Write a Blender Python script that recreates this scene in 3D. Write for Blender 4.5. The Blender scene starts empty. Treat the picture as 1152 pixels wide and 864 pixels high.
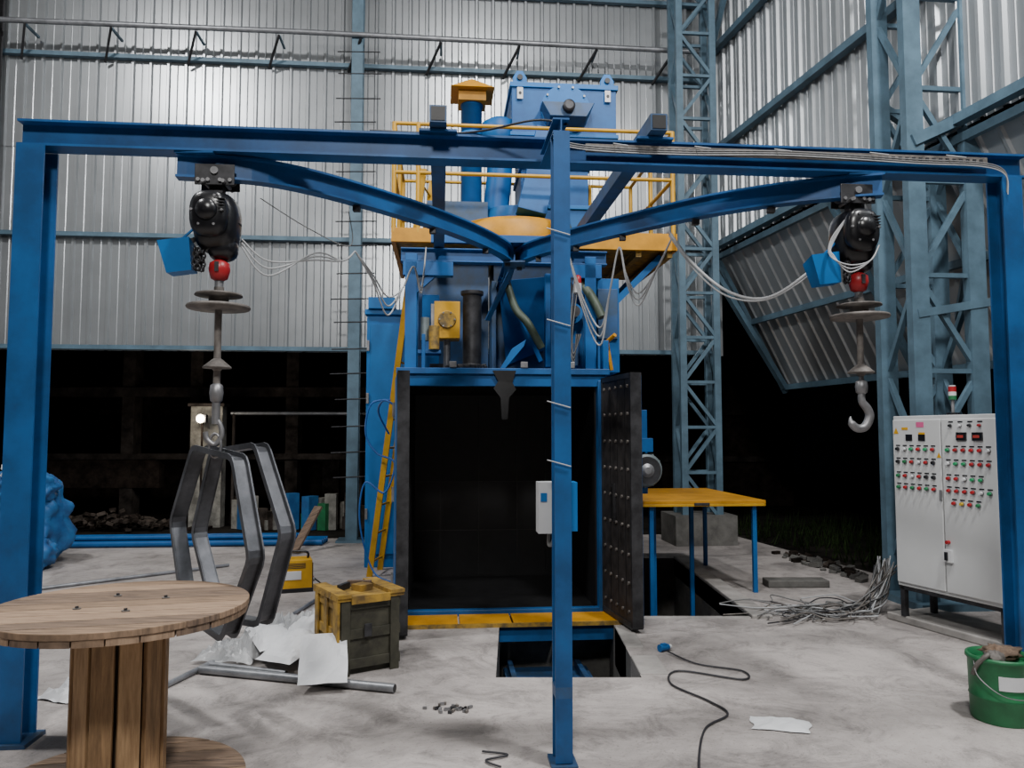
import bpy, math, random
from mathutils import Vector, Matrix, noise, Euler
random.seed(7)
V=Vector
# ------------------------------------------------------------------ materials
MATS={}
def mat(name,col,rough=0.5,metal=0.0,var=0.15,scale=6.0,bump=0.0,col2=None,emit=0,alpha=1.0,stretch=None,trans=0.0,spec=0.5,lo=0.35,hi=0.65):
    if name in MATS: return MATS[name]
    m=bpy.data.materials.new(name); m.use_nodes=True
    nt=m.node_tree; b=nt.nodes['Principled BSDF']
    b.inputs['Roughness'].default_value=rough; b.inputs['Metallic'].default_value=metal
    b.inputs['Specular IOR Level'].default_value=spec
    tc=nt.nodes.new('ShaderNodeTexCoord'); mp=nt.nodes.new('ShaderNodeMapping')
    nt.links.new(tc.outputs['Object'],mp.inputs['Vector'])
    if stretch: mp.inputs['Scale'].default_value=stretch
    n=nt.nodes.new('ShaderNodeTexNoise'); n.inputs['Scale'].default_value=scale; n.inputs['Detail'].default_value=6; n.inputs['Roughness'].default_value=0.65
    nt.links.new(mp.outputs['Vector'],n.inputs['Vector'])
    r=nt.nodes.new('ShaderNodeValToRGB')
    c2=col2 if col2 else tuple(max(0,c*(1-var*2)) for c in col)
    r.color_ramp.elements[0].color=(*c2,1); r.color_ramp.elements[1].color=(*col,1)
    r.color_ramp.elements[0].position=lo; r.color_ramp.elements[1].position=hi
    nt.links.new(n.outputs['Fac'],r.inputs['Fac']); nt.links.new(r.outputs['Color'],b.inputs['Base Color'])
    if bump>0:
        bp=nt.nodes.new('ShaderNodeBump'); bp.inputs['Strength'].default_value=bump; bp.inputs['Distance'].default_value=0.02
        nt.links.new(n.outputs['Fac'],bp.inputs['Height']); nt.links.new(bp.outputs['Normal'],b.inputs['Normal'])
    if emit:
        b.inputs['Emission Color'].default_value=(*col,1); b.inputs['Emission Strength'].default_value=emit
    if alpha<1: b.inputs['Alpha'].default_value=alpha
    if trans: b.inputs['Transmission Weight'].default_value=trans
    MATS[name]=m; return m
def floor_mat():
    m=bpy.data.materials.new('dusty_concrete_floor'); m.use_nodes=True; nt=m.node_tree; b=nt.nodes['Principled BSDF']; L=nt.links.new
    tc=nt.nodes.new('ShaderNodeTexCoord')
    def nz(s,d,ro=.6,dist=0):
        n=nt.nodes.new('ShaderNodeTexNoise'); n.inputs['Scale'].default_value=s; n.inputs['Detail'].default_value=d; n.inputs['Roughness'].default_value=ro; n.inputs['Distortion'].default_value=dist; L(tc.outputs['Object'],n.inputs['Vector']); return n
    def ramp(n,p0,c0,p1,c1):
        r=nt.nodes.new('ShaderNodeValToRGB'); e=r.color_ramp.elements; e[0].position=p0;e[0].color=(*c0,1);e[1].position=p1;e[1].color=(*c1,1); L(n.outputs['Fac'],r.inputs['Fac']); return r
    a=ramp(nz(.6,9,.72,.6),.38,(.225,.205,.195),.60,(.45,.41,.39))
    s=ramp(nz(3.2,11,.8,.9),.34,(.50,.50,.50),.52,(1,1,1))
    sp=ramp(nz(60,3),.28,(.55,.53,.50),.40,(1,1,1))
    def mul(x,y):
        k=nt.nodes.new('ShaderNodeMix'); k.data_type='RGBA'; k.blend_type='MULTIPLY'; k.inputs['Factor'].default_value=1; L(x,k.inputs['A']); L(y,k.inputs['B']); return k.outputs['Result']
    o=mul(mul(a.outputs['Color'],s.outputs['Color']),sp.outputs['Color']); L(o,b.inputs['Base Color'])
    b.inputs['Roughness'].default_value=.68
    bp=nt.nodes.new('ShaderNodeBump'); bp.inputs['Strength'].default_value=.4; bp.inputs['Distance'].default_value=.015; L(nz(5,10,.75).outputs['Fac'],bp.inputs['Height']); L(bp.outputs['Normal'],b.inputs['Normal'])
    return m
FLOORM=floor_mat()
BLUE=mat('blue_paint',(0.010,0.100,0.30),0.46,0.0,0.2,3.0,0.03,col2=(0.008,0.058,0.17),spec=.4)
BLUED=mat('blue_paint_dusty',(0.02,0.08,0.21),0.5,0,0.3,5,0.04,col2=(0.03,0.055,0.09))
BLUEM=mat('blue_machine_paint',(0.004,0.108,0.33),0.48,0,0.12,3,col2=(0.004,0.070,0.23),spec=.35)
BLUEL=mat('blue_bright_paint',(0.006,0.150,0.44),0.48,0,0.1,3,spec=.35)
STEELB=mat('blue_grey_steel_paint',(0.10,0.175,0.235),0.5,0.1,0.18,4)
SHEET=mat('galvalume_sheet',(0.42,0.44,0.455),0.30,0.65,0.08,1.2)
SHEETR=mat('galvalume_sheet_dull',(0.42,0.445,0.465),0.38,0.55,0.08,1.2)
YEL=mat('yellow_paint',(0.62,0.33,0.010),0.42,0,0.12,5)
YELD=mat('yellow_worn_paint',(0.42,0.25,0.03),0.6,0,0.3,12,0.05,col2=(0.10,0.07,0.03))
ORG=mat('orange_yellow_paint',(0.60,0.27,0.008),0.48,0,0.15,5,spec=.35)
BLACK=mat('black_rubber',(0.008,0.008,0.009),0.5,0,0.3,8,0.1)
BLK2=mat('black_gloss_housing',(0.010,0.010,0.012),0.28,0,0.2,6)
DOORM=mat('rubber_door_lining',(0.034,0.030,0.030),0.6,0,0.4,10,0.1)
DARKST=mat('dark_steel',(0.06,0.06,0.065),0.5,0.5,0.3,10)
STEEL=mat('steel_grey',(0.30,0.30,0.31),0.45,0.6,0.2,10)
HEXM=mat('raw_steel_bar',(0.12,0.125,0.14),0.42,0.5,0.3,5)
GALV=mat('galvanised_pipe',(0.31,0.32,0.34),0.42,0.6,0.2,8)
RUSTY=mat('dusty_metal',(0.20,0.18,0.165),0.65,0.2,0.3,14,0.05)
RED=mat('red_paint',(0.38,0.015,0.02),0.4,0,0.15,6)
GREEN=mat('green_paint_can',(0.02,0.19,0.07),0.45,0,0.2,6)
WHITE=mat('white_paint',(0.60,0.61,0.62),0.45,0,0.06,3)
CAB=mat('cabinet_paint',(0.52,0.53,0.53),0.4,0,0.04,2)
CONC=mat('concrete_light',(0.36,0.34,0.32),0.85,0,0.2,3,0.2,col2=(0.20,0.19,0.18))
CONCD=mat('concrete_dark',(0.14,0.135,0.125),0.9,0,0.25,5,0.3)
SOIL=mat('soil_night_shaded',(0.022,0.019,0.016),0.95,0,0.4,3,0.5,spec=.1)  # colour set near black to paint in the yard's lack of light
BRICKD=mat('brick_night_shaded',(0.030,0.022,0.018),0.9,0,0.4,6,0.3,spec=.1)  # brick tone darkened to carry the unlit yard's shade
FRAMED=mat('concrete_frame_night_shaded',(0.050,0.042,0.038),0.9,0,0.4,4,0.3,spec=.1)  # night darkness of the yard is put into this concrete colour
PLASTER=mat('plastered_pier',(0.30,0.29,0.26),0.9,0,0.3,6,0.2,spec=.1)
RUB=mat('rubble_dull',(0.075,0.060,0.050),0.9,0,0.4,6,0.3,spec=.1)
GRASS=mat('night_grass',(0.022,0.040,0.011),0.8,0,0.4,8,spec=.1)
WOODA=mat('wood_plank_a',(0.31,0.205,0.13),0.8,0,0.25,5,0.25,stretch=(1,12,1),col2=(0.12,0.08,0.052))
WOODB=mat('wood_plank_b',(0.38,0.26,0.17),0.8,0,0.25,5,0.25,stretch=(1,12,1),col2=(0.19,0.125,0.082))
WOODC=mat('wood_plank_c',(0.23,0.155,0.105),0.8,0,0.25,5,0.25,stretch=(1,12,1),col2=(0.08,0.055,0.040))
WOODV=mat('wood_stave_a',(0.52,0.34,0.18),0.75,0,0.2,5,0.2,stretch=(10,10,1),col2=(0.30,0.18,0.09))
WOODV2=mat('wood_stave_b',(0.42,0.26,0.13),0.75,0,0.2,5,0.2,stretch=(10,10,1),col2=(0.20,0.12,0.06))
WOODG=mat('wood_dark_gap',(0.06,0.038,0.022),0.85,0,0.2,5)
CRG=mat('crate_dark_panel',(0.055,0.052,0.035),0.7,0,0.3,9,0.1)
CRY=mat('crate_yellow_batten',(0.42,0.25,0.035),0.7,0,0.3,9,0.1,col2=(0.13,0.08,0.025))
PLAST=mat('white_plastic_film',(0.60,0.61,0.62),0.25,0,0.1,8,0.2,alpha=0.7)
PAPER=mat('white_paper_sheet',(0.68,0.69,0.71),0.6,0,0.04,8)
TARP=mat('blue_tarp',(0.02,0.15,0.38),0.6,0,0.3,4,0.3,col2=(0.01,0.07,0.22))
CABLEW=mat('cable_white',(0.40,0.41,0.42),0.5,0,0.1,8)
CABLEG=mat('cable_grey',(0.16,0.16,0.16),0.5,0,0.1,8)
CABLEB=mat('cable_dark',(0.025,0.025,0.03),0.5,0,0.1,8)
CABLEBL=mat('cable_blue',(0.02,0.12,0.4),0.4,0,0.1,8)
HOSE=mat('green_grey_hose',(0.06,0.085,0.055),0.55,0,0.2,8)
LAMP=mat('lamp_glow',(1.0,0.88,0.68),0.5,emit=14)
MOT=mat('grey_motor',(0.18,0.22,0.23),0.45,0.2,0.2,8)

# ------------------------------------------------------------------ builder
def RZ(deg,loc=(0,0,0)): return Matrix.Translation(V(loc))@Matrix.Rotation(math.radians(deg),4,'Z')
class B:
    def __init__(s,name,M=None): s.n=name; s.v=[]; s.f=[]; s.mi=[]; s.sm=[]; s.mats=[]; s.M=M or Matrix.Identity(4)
    def idx(s,m):
        if m not in s.mats: s.mats.append(m)
        return s.mats.index(m)
    def add(s,vs,fs,m,smooth=False):
        o=len(s.v); s.v+= [s.M@V(p) for p in vs]; i=s.idx(m)
        for f in fs: s.f.append([o+k for k in f]); s.mi.append(i); s.sm.append(smooth)
    def box(s,c,size,m,rot=(0,0,0)):
        R=Euler([math.radians(a) for a in rot]).to_matrix(); c=V(c); x,y,z=[a/2 for a in size]
        vs=[c+R@V(p) for p in [(-x,-y,-z),(x,-y,-z),(x,y,-z),(-x,y,-z),(-x,-y,z),(x,-y,z),(x,y,z),(-x,y,z)]]
        s.add(vs,[(0,3,2,1),(4,5,6,7),(0,1,5,4),(1,2,6,5),(2,3,7,6),(3,0,4,7)],m)
    def bb(s,a,b,m):
        s.box([(a[i]+b[i])/2 for i in range(3)],[abs(b[i]-a[i]) for i in range(3)],m)
    def sweep(s,path,prof,m,up=(0,0,1),closed=False,smooth=False):
        path=[V(p) for p in path]; up=V(up); n=len(path); k=len(prof); vs=[]
        for i,p in enumerate(path):
            if closed: t=(path[(i+1)%n]-path[i]).normalized()+(path[i]-path[i-1]).normalized()
            elif i==0: t=path[1]-path[0]
            elif i==n-1: t=path[-1]-path[-2]
            else: t=(path[i+1]-path[i]).normalized()+(path[i]-path[i-1]).normalized()
            t.normalize()
            u=up
            if abs(t.dot(u.normalized()))>0.99: u=V((0,1,0))
            sd=t.cross(u).normalized(); u2=sd.cross(t).normalized()
            vs+=[p+sd*a+u2*b for a,b in prof]
        fs=[]
        for i in range(n if closed else n-1):
            j=(i+1)%n
            for q in range(k): fs.append((i*k+q,i*k+(q+1)%k,j*k+(q+1)%k,j*k+q))
        if not closed: fs.append(tuple(range(k))[::-1]); fs.append(tuple((n-1)*k+q for q in range(k)))
        s.add(vs,fs,m,smooth)
    def bar(s,a,b,w,h,m,up=(0,0,1)):
        s.sweep([a,b],[(-w/2,-h/2),(w/2,-h/2),(w/2,h/2),(-w/2,h/2)],m,up)
    def ib(s,path,w,h,m,t=0.012,up=(0,0,1)):
        W=w/2;H=h/2;q=t*0.4
        s.sweep(path,[(-W,-H),(W,-H),(W,-H+t),(q,-H+t),(q,H-t),(W,H-t),(W,H),(-W,H),(-W,H-t),(-q,H-t),(-q,-H+t),(-W,-H+t)],m,up)
    def tube(s,path,r,m,n=8,closed=False):
        path=[V(p) for p in path]; N=len(path); vs=[]; prev=None
        for i,p in enumerate(path):
            a=path[max(0,i-1)] if not closed else path[i-1]; c=path[min(N-1,i+1)] if not closed else path[(i+1)%N]
            t=(c-a).normalized()
            if prev is None: prev=t.orthogonal().normalized()
            nn=(prev-t*prev.dot(t))
            nn=nn.normalized() if nn.length>1e-5 else t.orthogonal().normalized()
            prev=nn; bn=t.cross(nn)
            rr=r[i] if isinstance(r,list) else r
            vs+=[p+(nn*math.cos(2*math.pi*q/n)+bn*math.sin(2*math.pi*q/n))*rr for q in range(n)]
        fs=[]
        for i in range(N if closed else N-1):
            j=(i+1)%N
            for q in range(n): fs.append((i*n+q,i*n+(q+1)%n,j*n+(q+1)%n,j*n+q))
        s.add(vs,fs,m,True)
        if not closed:
            s.add(vs[:n],[tuple(range(n))[::-1]],m); s.add(vs[-n:],[tuple(range(n))],m)
    def cyl(s,a,b,r,m,r2=None,n=24):
        s.tube([a,b],[r,r if r2 is None else r2],m,n)
    def lathe(s,c,prof,m,n=32,axis='Z'):
        c=V(c); vs=[]
        for r,z in prof:
            for q in range(n):
                a=2*math.pi*q/n; x,y=r*math.cos(a),r*math.sin(a)
                vs.append(c+(V((x,y,z)) if axis=='Z' else V((x,z,y)) if axis=='Y' else V((z,x,y))))
        fs=[]
        for i in range(len(prof)-1):
            for q in range(n): fs.append((i*n+q,i*n+(q+1)%n,(i+1)*n+(q+1)%n,(i+1)*n+q))
        s.add(vs,fs,m,True)
        s.add(vs[:n],[tuple(range(n))[::-1]],m); s.add(vs[-n:],[tuple(range(n))],m)
    def blob(s,c,size,m,seed=0,amp=0.15,fr=2.5,n=24,flat=False,power=1.0,crease=0):
        c=V(c); vs=[]; fs=[]; k=n//2
        for i in range(k+1):
            ph=math.pi*i/k
            for j in range(n):
                th=2*math.pi*j/n
                d=V((math.sin(ph)*math.cos(th),math.sin(ph)*math.sin(th),math.cos(ph)))
                if power!=1: d=V([math.copysign(abs(a)**power,a) for a in d])
                q=1+amp*noise.noise(d*fr+V((seed*7.3,seed*3.1,seed)))*2
                if crease:
                    q-=crease*(1-min(1,abs(noise.noise(V((d.x*3.5,d.y*3.5,d.z*1.6))+V((seed,2,3))))*3.5))
                p=c+V((d.x*size[0],d.y*size[1],d.z*size[2]))*q
                if flat: p.z=max(p.z,0.002)
                vs.append(p)
        for i in range(k):
            for j in range(n): fs.append((i*n+j,(i+1)*n+j,(i+1)*n+(j+1)%n,i*n+(j+1)%n))
        s.add(vs,fs,m,True)
    def cloth(s,c,sx,sy,rot,m,seed=0,amp=0.05,base=0.01,n=16,fr=6,dome=0,ragged=.25,tilt=0):
        vs=[];fs=[]; R=Matrix.Rotation(math.radians(rot),3,'Z')
        for i in range(n+1):
            for j in range(n+1):
                x=(i/n-.5); y=(j/n-.5); P=V((x*fr*sx,y*fr*sy,seed*5.7))
                ed=min(1,(1-abs(2*x))*4+.15)*min(1,(1-abs(2*y))*4+.15)
                h=(.5-abs(noise.noise(P*1.6)))*amp*ed + .3*amp*ed*abs(noise.noise(P*4))
                h=max(0,h)+dome*max(0,(1-4*x*x)*(1-4*y*y))+tilt*(y+.5)**1.3
                e=1+ragged*noise.noise(V((x*2.5,y*2.5,seed)))
                vs.append(V(c)+R@V((x*sx*e,y*sy*e,base+h)))
        for i in range(n):
            for j in range(n): a=i*(n+1)+j; fs.append((a,a+n+1,a+n+2,a+1))
        s.add(vs,fs,m,False)
    def done(s,parent=None,bevel=0):
        me=bpy.data.meshes.new(s.n); me.from_pydata([tuple(p) for p in s.v],[],s.f)
        for m in s.mats: me.materials.append(m)
        me.polygons.foreach_set('material_index',s.mi); me.polygons.foreach_set('use_smooth',s.sm); me.update()
        o=bpy.data.objects.new(s.n,me); bpy.context.scene.collection.objects.link(o)
        if parent: o.parent=parent
        if bevel:
            b=o.modifiers.new('bevel','BEVEL'); b.width=bevel; b.segments=2; b.limit_method='ANGLE'
        return o
def empty(name):
    e=bpy.data.objects.new(name,None); bpy.context.scene.collection.objects.link(e); return e
def cr(pts,n=8):
    pts=[V(p) for p in pts]; P=[pts[0]]+pts+[pts[-1]]; out=[]
    for i in range(1,len(P)-2):
        for k in range(n):
            t=k/n; a,b,c,d=P[i-1],P[i],P[i+1],P[i+2]
            out.append(0.5*((2*b)+(c-a)*t+(2*a-5*b+4*c-d)*t*t+(3*b-a-3*c+d)*t**3))
    out.append(pts[-1]); return out

# ------------------------------------------------------------------ room shell
def wallX(y): return 3.1+0.2*(11.6-y)
def backY(x): return 11.4+0.09*x
fl=B('floor')
xs=[-10,-0.10,0.80,1.06,1.95,99]; ys=[-3,4.85,6.40,6.45,9.4,99]
def fp(i,j):
    x=xs[i];y=ys[j]
    if j==5:
        if i==5: x=3.15
        y=backY(x)
    if i==5: x=wallX(y)+0.15
    return (x,y,0)
for i in range(5):
    for j in range(5):
        if i==1 and j in(1,2): continue
        if i==3 and j in(2,3): continue
        fl.add([fp(i,j),fp(i+1,j),fp(i+1,j+1),fp(i,j+1)],[(0,1,2,3)],FLOORM)
for (a,b,c,d,z) in [(-0.10,0.80,4.85,6.45,-0.9),(1.06,1.95,6.40,9.4,-0.9)]:
    fl.add([(a,c,0),(b,c,0),(b,d,0),(a,d,0),(a,c,z),(b,c,z),(b,d,z),(a,d,z)],[(0,1,5,4),(1,2,6,5),(2,3,7,6),(3,0,4,7),(4,5,6,7)],CONCD)
fl.done()
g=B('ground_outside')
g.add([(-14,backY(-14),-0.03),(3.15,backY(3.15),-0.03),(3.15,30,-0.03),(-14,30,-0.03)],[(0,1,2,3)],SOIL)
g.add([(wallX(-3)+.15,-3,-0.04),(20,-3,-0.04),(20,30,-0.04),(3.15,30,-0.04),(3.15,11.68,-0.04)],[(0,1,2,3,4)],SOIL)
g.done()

def corr(b,x0,x1,z0,z1,y,m,pitch=0.25):
    pts=[]; x=x0
    while x<x1:
        pts+=[(x,y),(x+pitch*.30,y),(x+pitch*.34,y-0.007),(x+pitch*.38,y),(x+pitch*.70,y),(x+pitch*.77,y-0.034),(x+pitch*.89,y-0.034),(x+pitch*.96,y)]
        x+=pitch
    vs=[(px,py,z0) for px,py in pts]+[(px,py,z1) for px,py in pts]; n=len(pts)
    b.add(vs,[(i,i+1,n+i+1,n+i) for i in range(n-1)],m)
MB=RZ(5.15,(0,11.4,0))
w=B('wall_back',MB)
corr(w,-11,3.15,2.68,5.62,0.0,SHEET); corr(w,-11,3.15,5.6,8.4,-0.012,SHEET); corr(w,-11,3.15,8.35,10.6,0.0,SHEET)
w.done()
w=B('trim_back_girts',MB)
for z in (2.72,4.33,6.95,8.15): 
    w.bb((-11,-0.12,z-0.03),(3.1,-0.04,z+0.03),STEELB)
w.done()
w=B('wall_mounted_conduit',MB)
w.tube([(-9,-0.45,7.22),(-3,-0.45,7.25),(3.0,-0.45,7.22)],0.040,GALV)
for x in [i*1.15-8.2 for i in range(10)]:
    w.bar((x,-0.10,6.85),(x+.22,-0.47,7.18),0.03,0.03,DARKST)
    w.box((x+.22,-0.26,7.18),(0.03,0.35,0.03),STEELB)
w.done()
c=B('steel_column',MB)
c.ib([(-2.28,-0.32,0),(-2.28,-0.32,10.5)],0.16,0.2,STEELB,up=(0,1,0))
for k in range(18):
    z=0.9+k*0.36+random.uniform(-.03,.03); c.tube([(-2.52-random.random()*.1,-0.42,z),(-2.03+random.random()*.1,-0.42,z+.02)],0.009,DARKST,6)
c.box((-2.28,-0.32,0.015),(.4,.4,.03),STEELB); c.done()
c=B('steel_column',MB); c.ib([(-7.35,-0.3,0),(-7.35,-0.3,10.5)],0.2,0.2,DARKST,up=(0,1,0)); c.box((-7.35,-0.3,0.015),(.4,.4,.03),DARKST); c.done()
ang=math.degrees(math.atan2(1,-0.2))
MR=RZ(ang,(wallX(-2),-2,0))
L=math.hypot(13.6,0.2*13.6)
w=B('wall_right',MR)
pts=[];x=0;pitch=.25
while x<L: 
    pts+=[(x,0),(x+pitch*.32,0),(x+pitch*.35,.007),(x+pitch*.38,0),(x+pitch*.68,0),(x+pitch*.75,0.035),(x+pitch*.9,0.035),(x+pitch*.98,0)]; x+=pitch
n=len(pts); w.add([(a,c,4.25) for a,c in pts]+[(a,c,10.6) for a,c in pts],[(i,i+1,n+i+1,n+i) for i in range(n-1)],SHEETR)
w.done()
w=B('trim_right_girts',MR)
for z in (4.3,5.75,7.3,8.9): w.bb((0,0.04,z-.045),(L,0.14,z+.045),STEELB)
w.bar((L-1.9,0.1,9.6),(L-.1,0.1,7.2),.07,.07,STEELB); w.bar((5.5,0.1,6.2),(9,0.1,8.8),.07,.07,STEELB)
w.done()
w=B('sloped_canopy_sheeting',MR)
x=1.0; top=[];bot=[]
while x<L-0.1:
    for dx,h in ((0,0),(.16,0),(.18,.035),(.21,.035),(.235,0)):
        top.append((x+dx,-0.05+h*.9,4.22+h*.4)); bot.append((x+dx,-1.12+h*.9,2.18+h*.4))
    x+=.24
n=len(top); w.add(top+bot,[(i,i+1,n+i+1,n+i) for i in range(n-1)],SHEETR)
for f in (0.02,0.5,0.98):
    y=-0.03-1.07*f; z=4.2-2.04*f
    w.bar((1,y+.06,z),(L-.1,y+.06,z),.06,.08,STEELB)
for x in (L-.15,L-3,L-6): w.bar((x,.04,4.15),(x,-1.05,2.12),.08,.06,STEELB)
w.bar((L-.6,0.35,3.9),(L-.2,-1.0,2.2),.08,.08,STEELB)
w.done()
w=B('wall_left'); w.add([(-10,-3,0),(-10,10.5,0),(-10,10.5,10.6),(-10,-3,10.6)],[(0,1,2,3)],SHEET); w.done()
w=B('ceiling'); w.add([(-11,-3,10.6),(7,-3,10.6),(5,13,10.6),(-11,13,10.6)],[(0,1,2,3)],DARKST); w.done()

def lattice(name,M,w,d,h,cw,pw,step=0.75,mat_=STEELB):
    c=B(name,M)
    for sx in (-1,1):
        for sy in (-1,1):
            c.box((sx*w/2,sy*d/2,h/2+.02),(cw,pw,h),mat_)
    z=0.35;k=0
    while z<h-step:
        for sy in (-1,1):
            c.bar((-w/2*(1 if k%2 else -1),sy*d/2,z),(w/2*(1 if k%2 else -1),sy*d/2,z+step),.045,.045,mat_,up=(0,1,0))
            c.bar((-w/2,sy*d/2,z),(w/2,sy*d/2,z),.045,.04,mat_)
        for sx in (-1,1):
            c.bar((sx*w/2,-d/2*(1 if k%2 else -1),z),(sx*w/2,d/2*(1 if k%2 else -1),z+step),.045,.045,mat_,up=(1,0,0))
        z+=step;k+=1
    c.box((0,0,.03),(w+.3,d+.3,.06),mat_)
    return c
c=lattice('lattice_column',RZ(5.2,(2.58,10.75,0)),0.48,0.35,10.5,.09,.07,.62)
c.box((0,-.0,.2),(.85,.7,.4),CONCD); c.done()
c=lattice('lattice_column',RZ(5.2,(3.83,7.0,0)),0.54,0.50,10.5,.16,.09,.85)
c.bar((.3,-.25,3.3),(1.0,1.0,2.7),.09,.09,STEELB)
c.bar((-.3,-.27,4.1),(1.4,-.2,4.9),.10,.10,STEELB)
c.bar((-.3,.27,4.7),(1.4,.3,3.6),.07,.07,STEELB)
c.bar((-.3,-.27,2.55),(1.2,-.27,2.8),.07,.07,STEELB)
c.bar((-.3,-.27,5.8),(1.2,-.2,6.8),.08,.08,STEELB)
c.done()

# ---------- dark yard beyond the back wall
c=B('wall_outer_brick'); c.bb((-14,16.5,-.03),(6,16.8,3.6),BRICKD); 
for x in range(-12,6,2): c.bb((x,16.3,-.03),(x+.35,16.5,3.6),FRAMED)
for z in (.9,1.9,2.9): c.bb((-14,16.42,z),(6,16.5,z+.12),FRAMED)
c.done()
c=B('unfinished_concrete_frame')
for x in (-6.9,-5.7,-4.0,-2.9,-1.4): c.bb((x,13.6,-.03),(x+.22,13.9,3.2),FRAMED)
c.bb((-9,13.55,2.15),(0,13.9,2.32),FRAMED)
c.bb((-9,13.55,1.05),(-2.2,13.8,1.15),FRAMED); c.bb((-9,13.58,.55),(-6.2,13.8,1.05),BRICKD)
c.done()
c=B('scaffold_rail',RZ(5)); c.tube([(-3.55,13.2,1.84),(-1.2,13.2,1.84)],.03,GALV); c.tube([(-3.5,13.2,0),(-3.5,13.2,1.85)],.03,FRAMED); c.tube([(-1.4,13.2,0),(-1.4,13.2,1.9)],.03,FRAMED); c.done()
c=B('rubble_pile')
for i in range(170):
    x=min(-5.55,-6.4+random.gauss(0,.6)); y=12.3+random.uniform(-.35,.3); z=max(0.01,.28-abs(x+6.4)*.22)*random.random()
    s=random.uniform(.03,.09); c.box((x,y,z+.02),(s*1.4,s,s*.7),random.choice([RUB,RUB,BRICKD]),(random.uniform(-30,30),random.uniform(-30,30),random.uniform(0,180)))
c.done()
c=B('plastered_pier'); c.bb((-5.30,12.7,-.03),(-4.78,12.9,1.95),PLASTER); c.bb((-5.34,12.66,1.95),(-4.74,12.94,2.0),FRAMED); c.done()
c=B('flood_lamp'); c.box((-4.98,12.35,1.74),(.16,.10,.12),DARKST); c.lathe((-4.98,12.29,1.74),[(.065,0),(.07,.01)],LAMP,16,'Y'); c.cyl((-4.98,12.38,0),(-4.98,12.38,1.68),.018,BRICKD); c.box((-4.98,12.38,.0),(.3,.3,.04),BRICKD); c.done()
pl=bpy.data.lights.new('flood_lamp_light','POINT'); pl.energy=22; pl.color=(1,.88,.7); pl.shadow_soft_size=.1
o=bpy.data.objects.new('flood_lamp_light',pl); o.location=(-4.98,12.1,1.76); bpy.context.scene.collection.objects.link(o)
c=B('site_clutter')
for i in range(34):
    x=-4.5+random.random()*2.4; h=random.uniform(.1,.6); c.box((x,12.3+random.random()*.3,h/2-.02),(random.uniform(.05,.25),.15,h),random.choice([BRICKD,RUB,RUB,TARP,FRAMED,GREEN,PLASTER]),(0,0,random.random()*90))
c.done()
c=B('grass_patch')
for i in range(2600):
    x=random.uniform(3.3,8);y=random.uniform(8.3,13)
    if x<wallX(y)+.35: continue
    h=random.uniform(.06,.30); a=random.random()*6.28; dx,dy=math.cos(a)*.01,math.sin(a)*.01; l=random.uniform(-.12,.12)
    c.add([(x-dx,y-dy,-.03),(x+dx,y+dy,-.03),(x+l,y+l*.5,h)],[(0,1,2)],GRASS)
c.done()
c=B('blue_pipe_stack')
for k in range(4): c.tube([(-6.4,10.15+k*.1,.05),(-2.55,10.45+k*.1,.05)],.04,BLUEM,10)
for k in range(2): c.tube([(-6.2,10.22+k*.1,.12),(-2.9,10.5+k*.1,.12)],.035,BLUEM,10)
c.done()
c=B('tarpaulin_bundle')
c.blob((-5.72,8.9,.45),(.54,.45,.56),TARP,3,.12,3,80,True,.8,.10); c.blob((-5.50,8.75,.88),(.32,.34,.24),TARP,5,.15,3,60,False,1,.12)
c.blob((-6.0,8.5,.90),(.34,.3,.32),PAPER,8,.15,3,48,False,1,.12); c.blob((-5.33,8.6,.18),(.26,.3,.2),TARP,9,.15,3,48,True,1,.1)
c.blob((-5.42,8.55,1.08),(.20,.18,.14),PAPER,14,.2,3,48,False,1,.14)
c.done()

# ------------------------------------------------------------------ gantry
G=empty('overhead_track_gantry')
MG=RZ(5.3,(.24,4.1,0))
p=B('left_post',MG); p.ib([(-2.680,0,.02),(-2.680,0,2.955)],.135,.15,BLUE,.012,up=(0,1,0)); p.box((-2.680,0,.01),(.2,.2,.02),BLUED); p.done(G)
p=B('right_post',MG); p.ib([(2.60,0,.02),(2.60,0,2.955)],.12,.13,BLUE,.012,up=(0,1,0)); p.box((2.60,0,.01),(.2,.2,.02),BLUED); p.done(G)
p=B('center_post',MG); p.ib([(-.055,-.49,.02),(-.055,-.49,2.93)],.078,.1,BLUE,.01,up=(0,1,0)); p.box((-.055,-.49,.008),(.12,.15,.016),BLUED)
p.ib([(-.055,-.53,2.965),(-.055,-.06,2.965)],.078,.07,BLUE,.008)
p.box((-.055,-.49,.33),(.0785,.1005,.05),BLUED)
p.done(G)
p=B('front_beam',MG); p.ib([(-2.755,0,3.022),(2.70,0,3.022)],.12,.135,BLUE,.012); p.done(G)
p=B('roof_tubes',MG)
for x in (-.64,.53):
    W=.09
    p.sweep([(x,-.16,3.155),(x,3.1,3.155)],[(-W/2,-W/2),(W/2,-W/2),(W/2,W/2),(-W/2,W/2)],BLUED)
    p.box((x,-.162,3.155),(.072,.004,.072),BLACK)
    p.box((x,0,3.097),(.2,.18,.012),BLUE)
p.done(G)
TZ=2.885
p=B('left_track'); lt=cr([(-1.74,3.915,TZ),(-1.30,4.02,TZ),(-.90,4.38,TZ),(-.44,4.98,TZ),(-.10,5.62,TZ),(-.02,6.1,TZ),(-.1,7.2,TZ)],6)
p.ib(lt,.075,.125,BLUE,.012); p.done(G)
p=B('right_track'); rt=cr([(2.07,4.22,TZ),(1.655,4.34,TZ),(1.21,4.6,TZ),(.737,5.05,TZ),(.40,5.42,TZ),(.12,5.80,TZ),(.03,6.1,TZ)],6)
p.ib(rt,.075,.125,BLUE,.012); p.done(G)
p=B('track_hangers'); 
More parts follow.
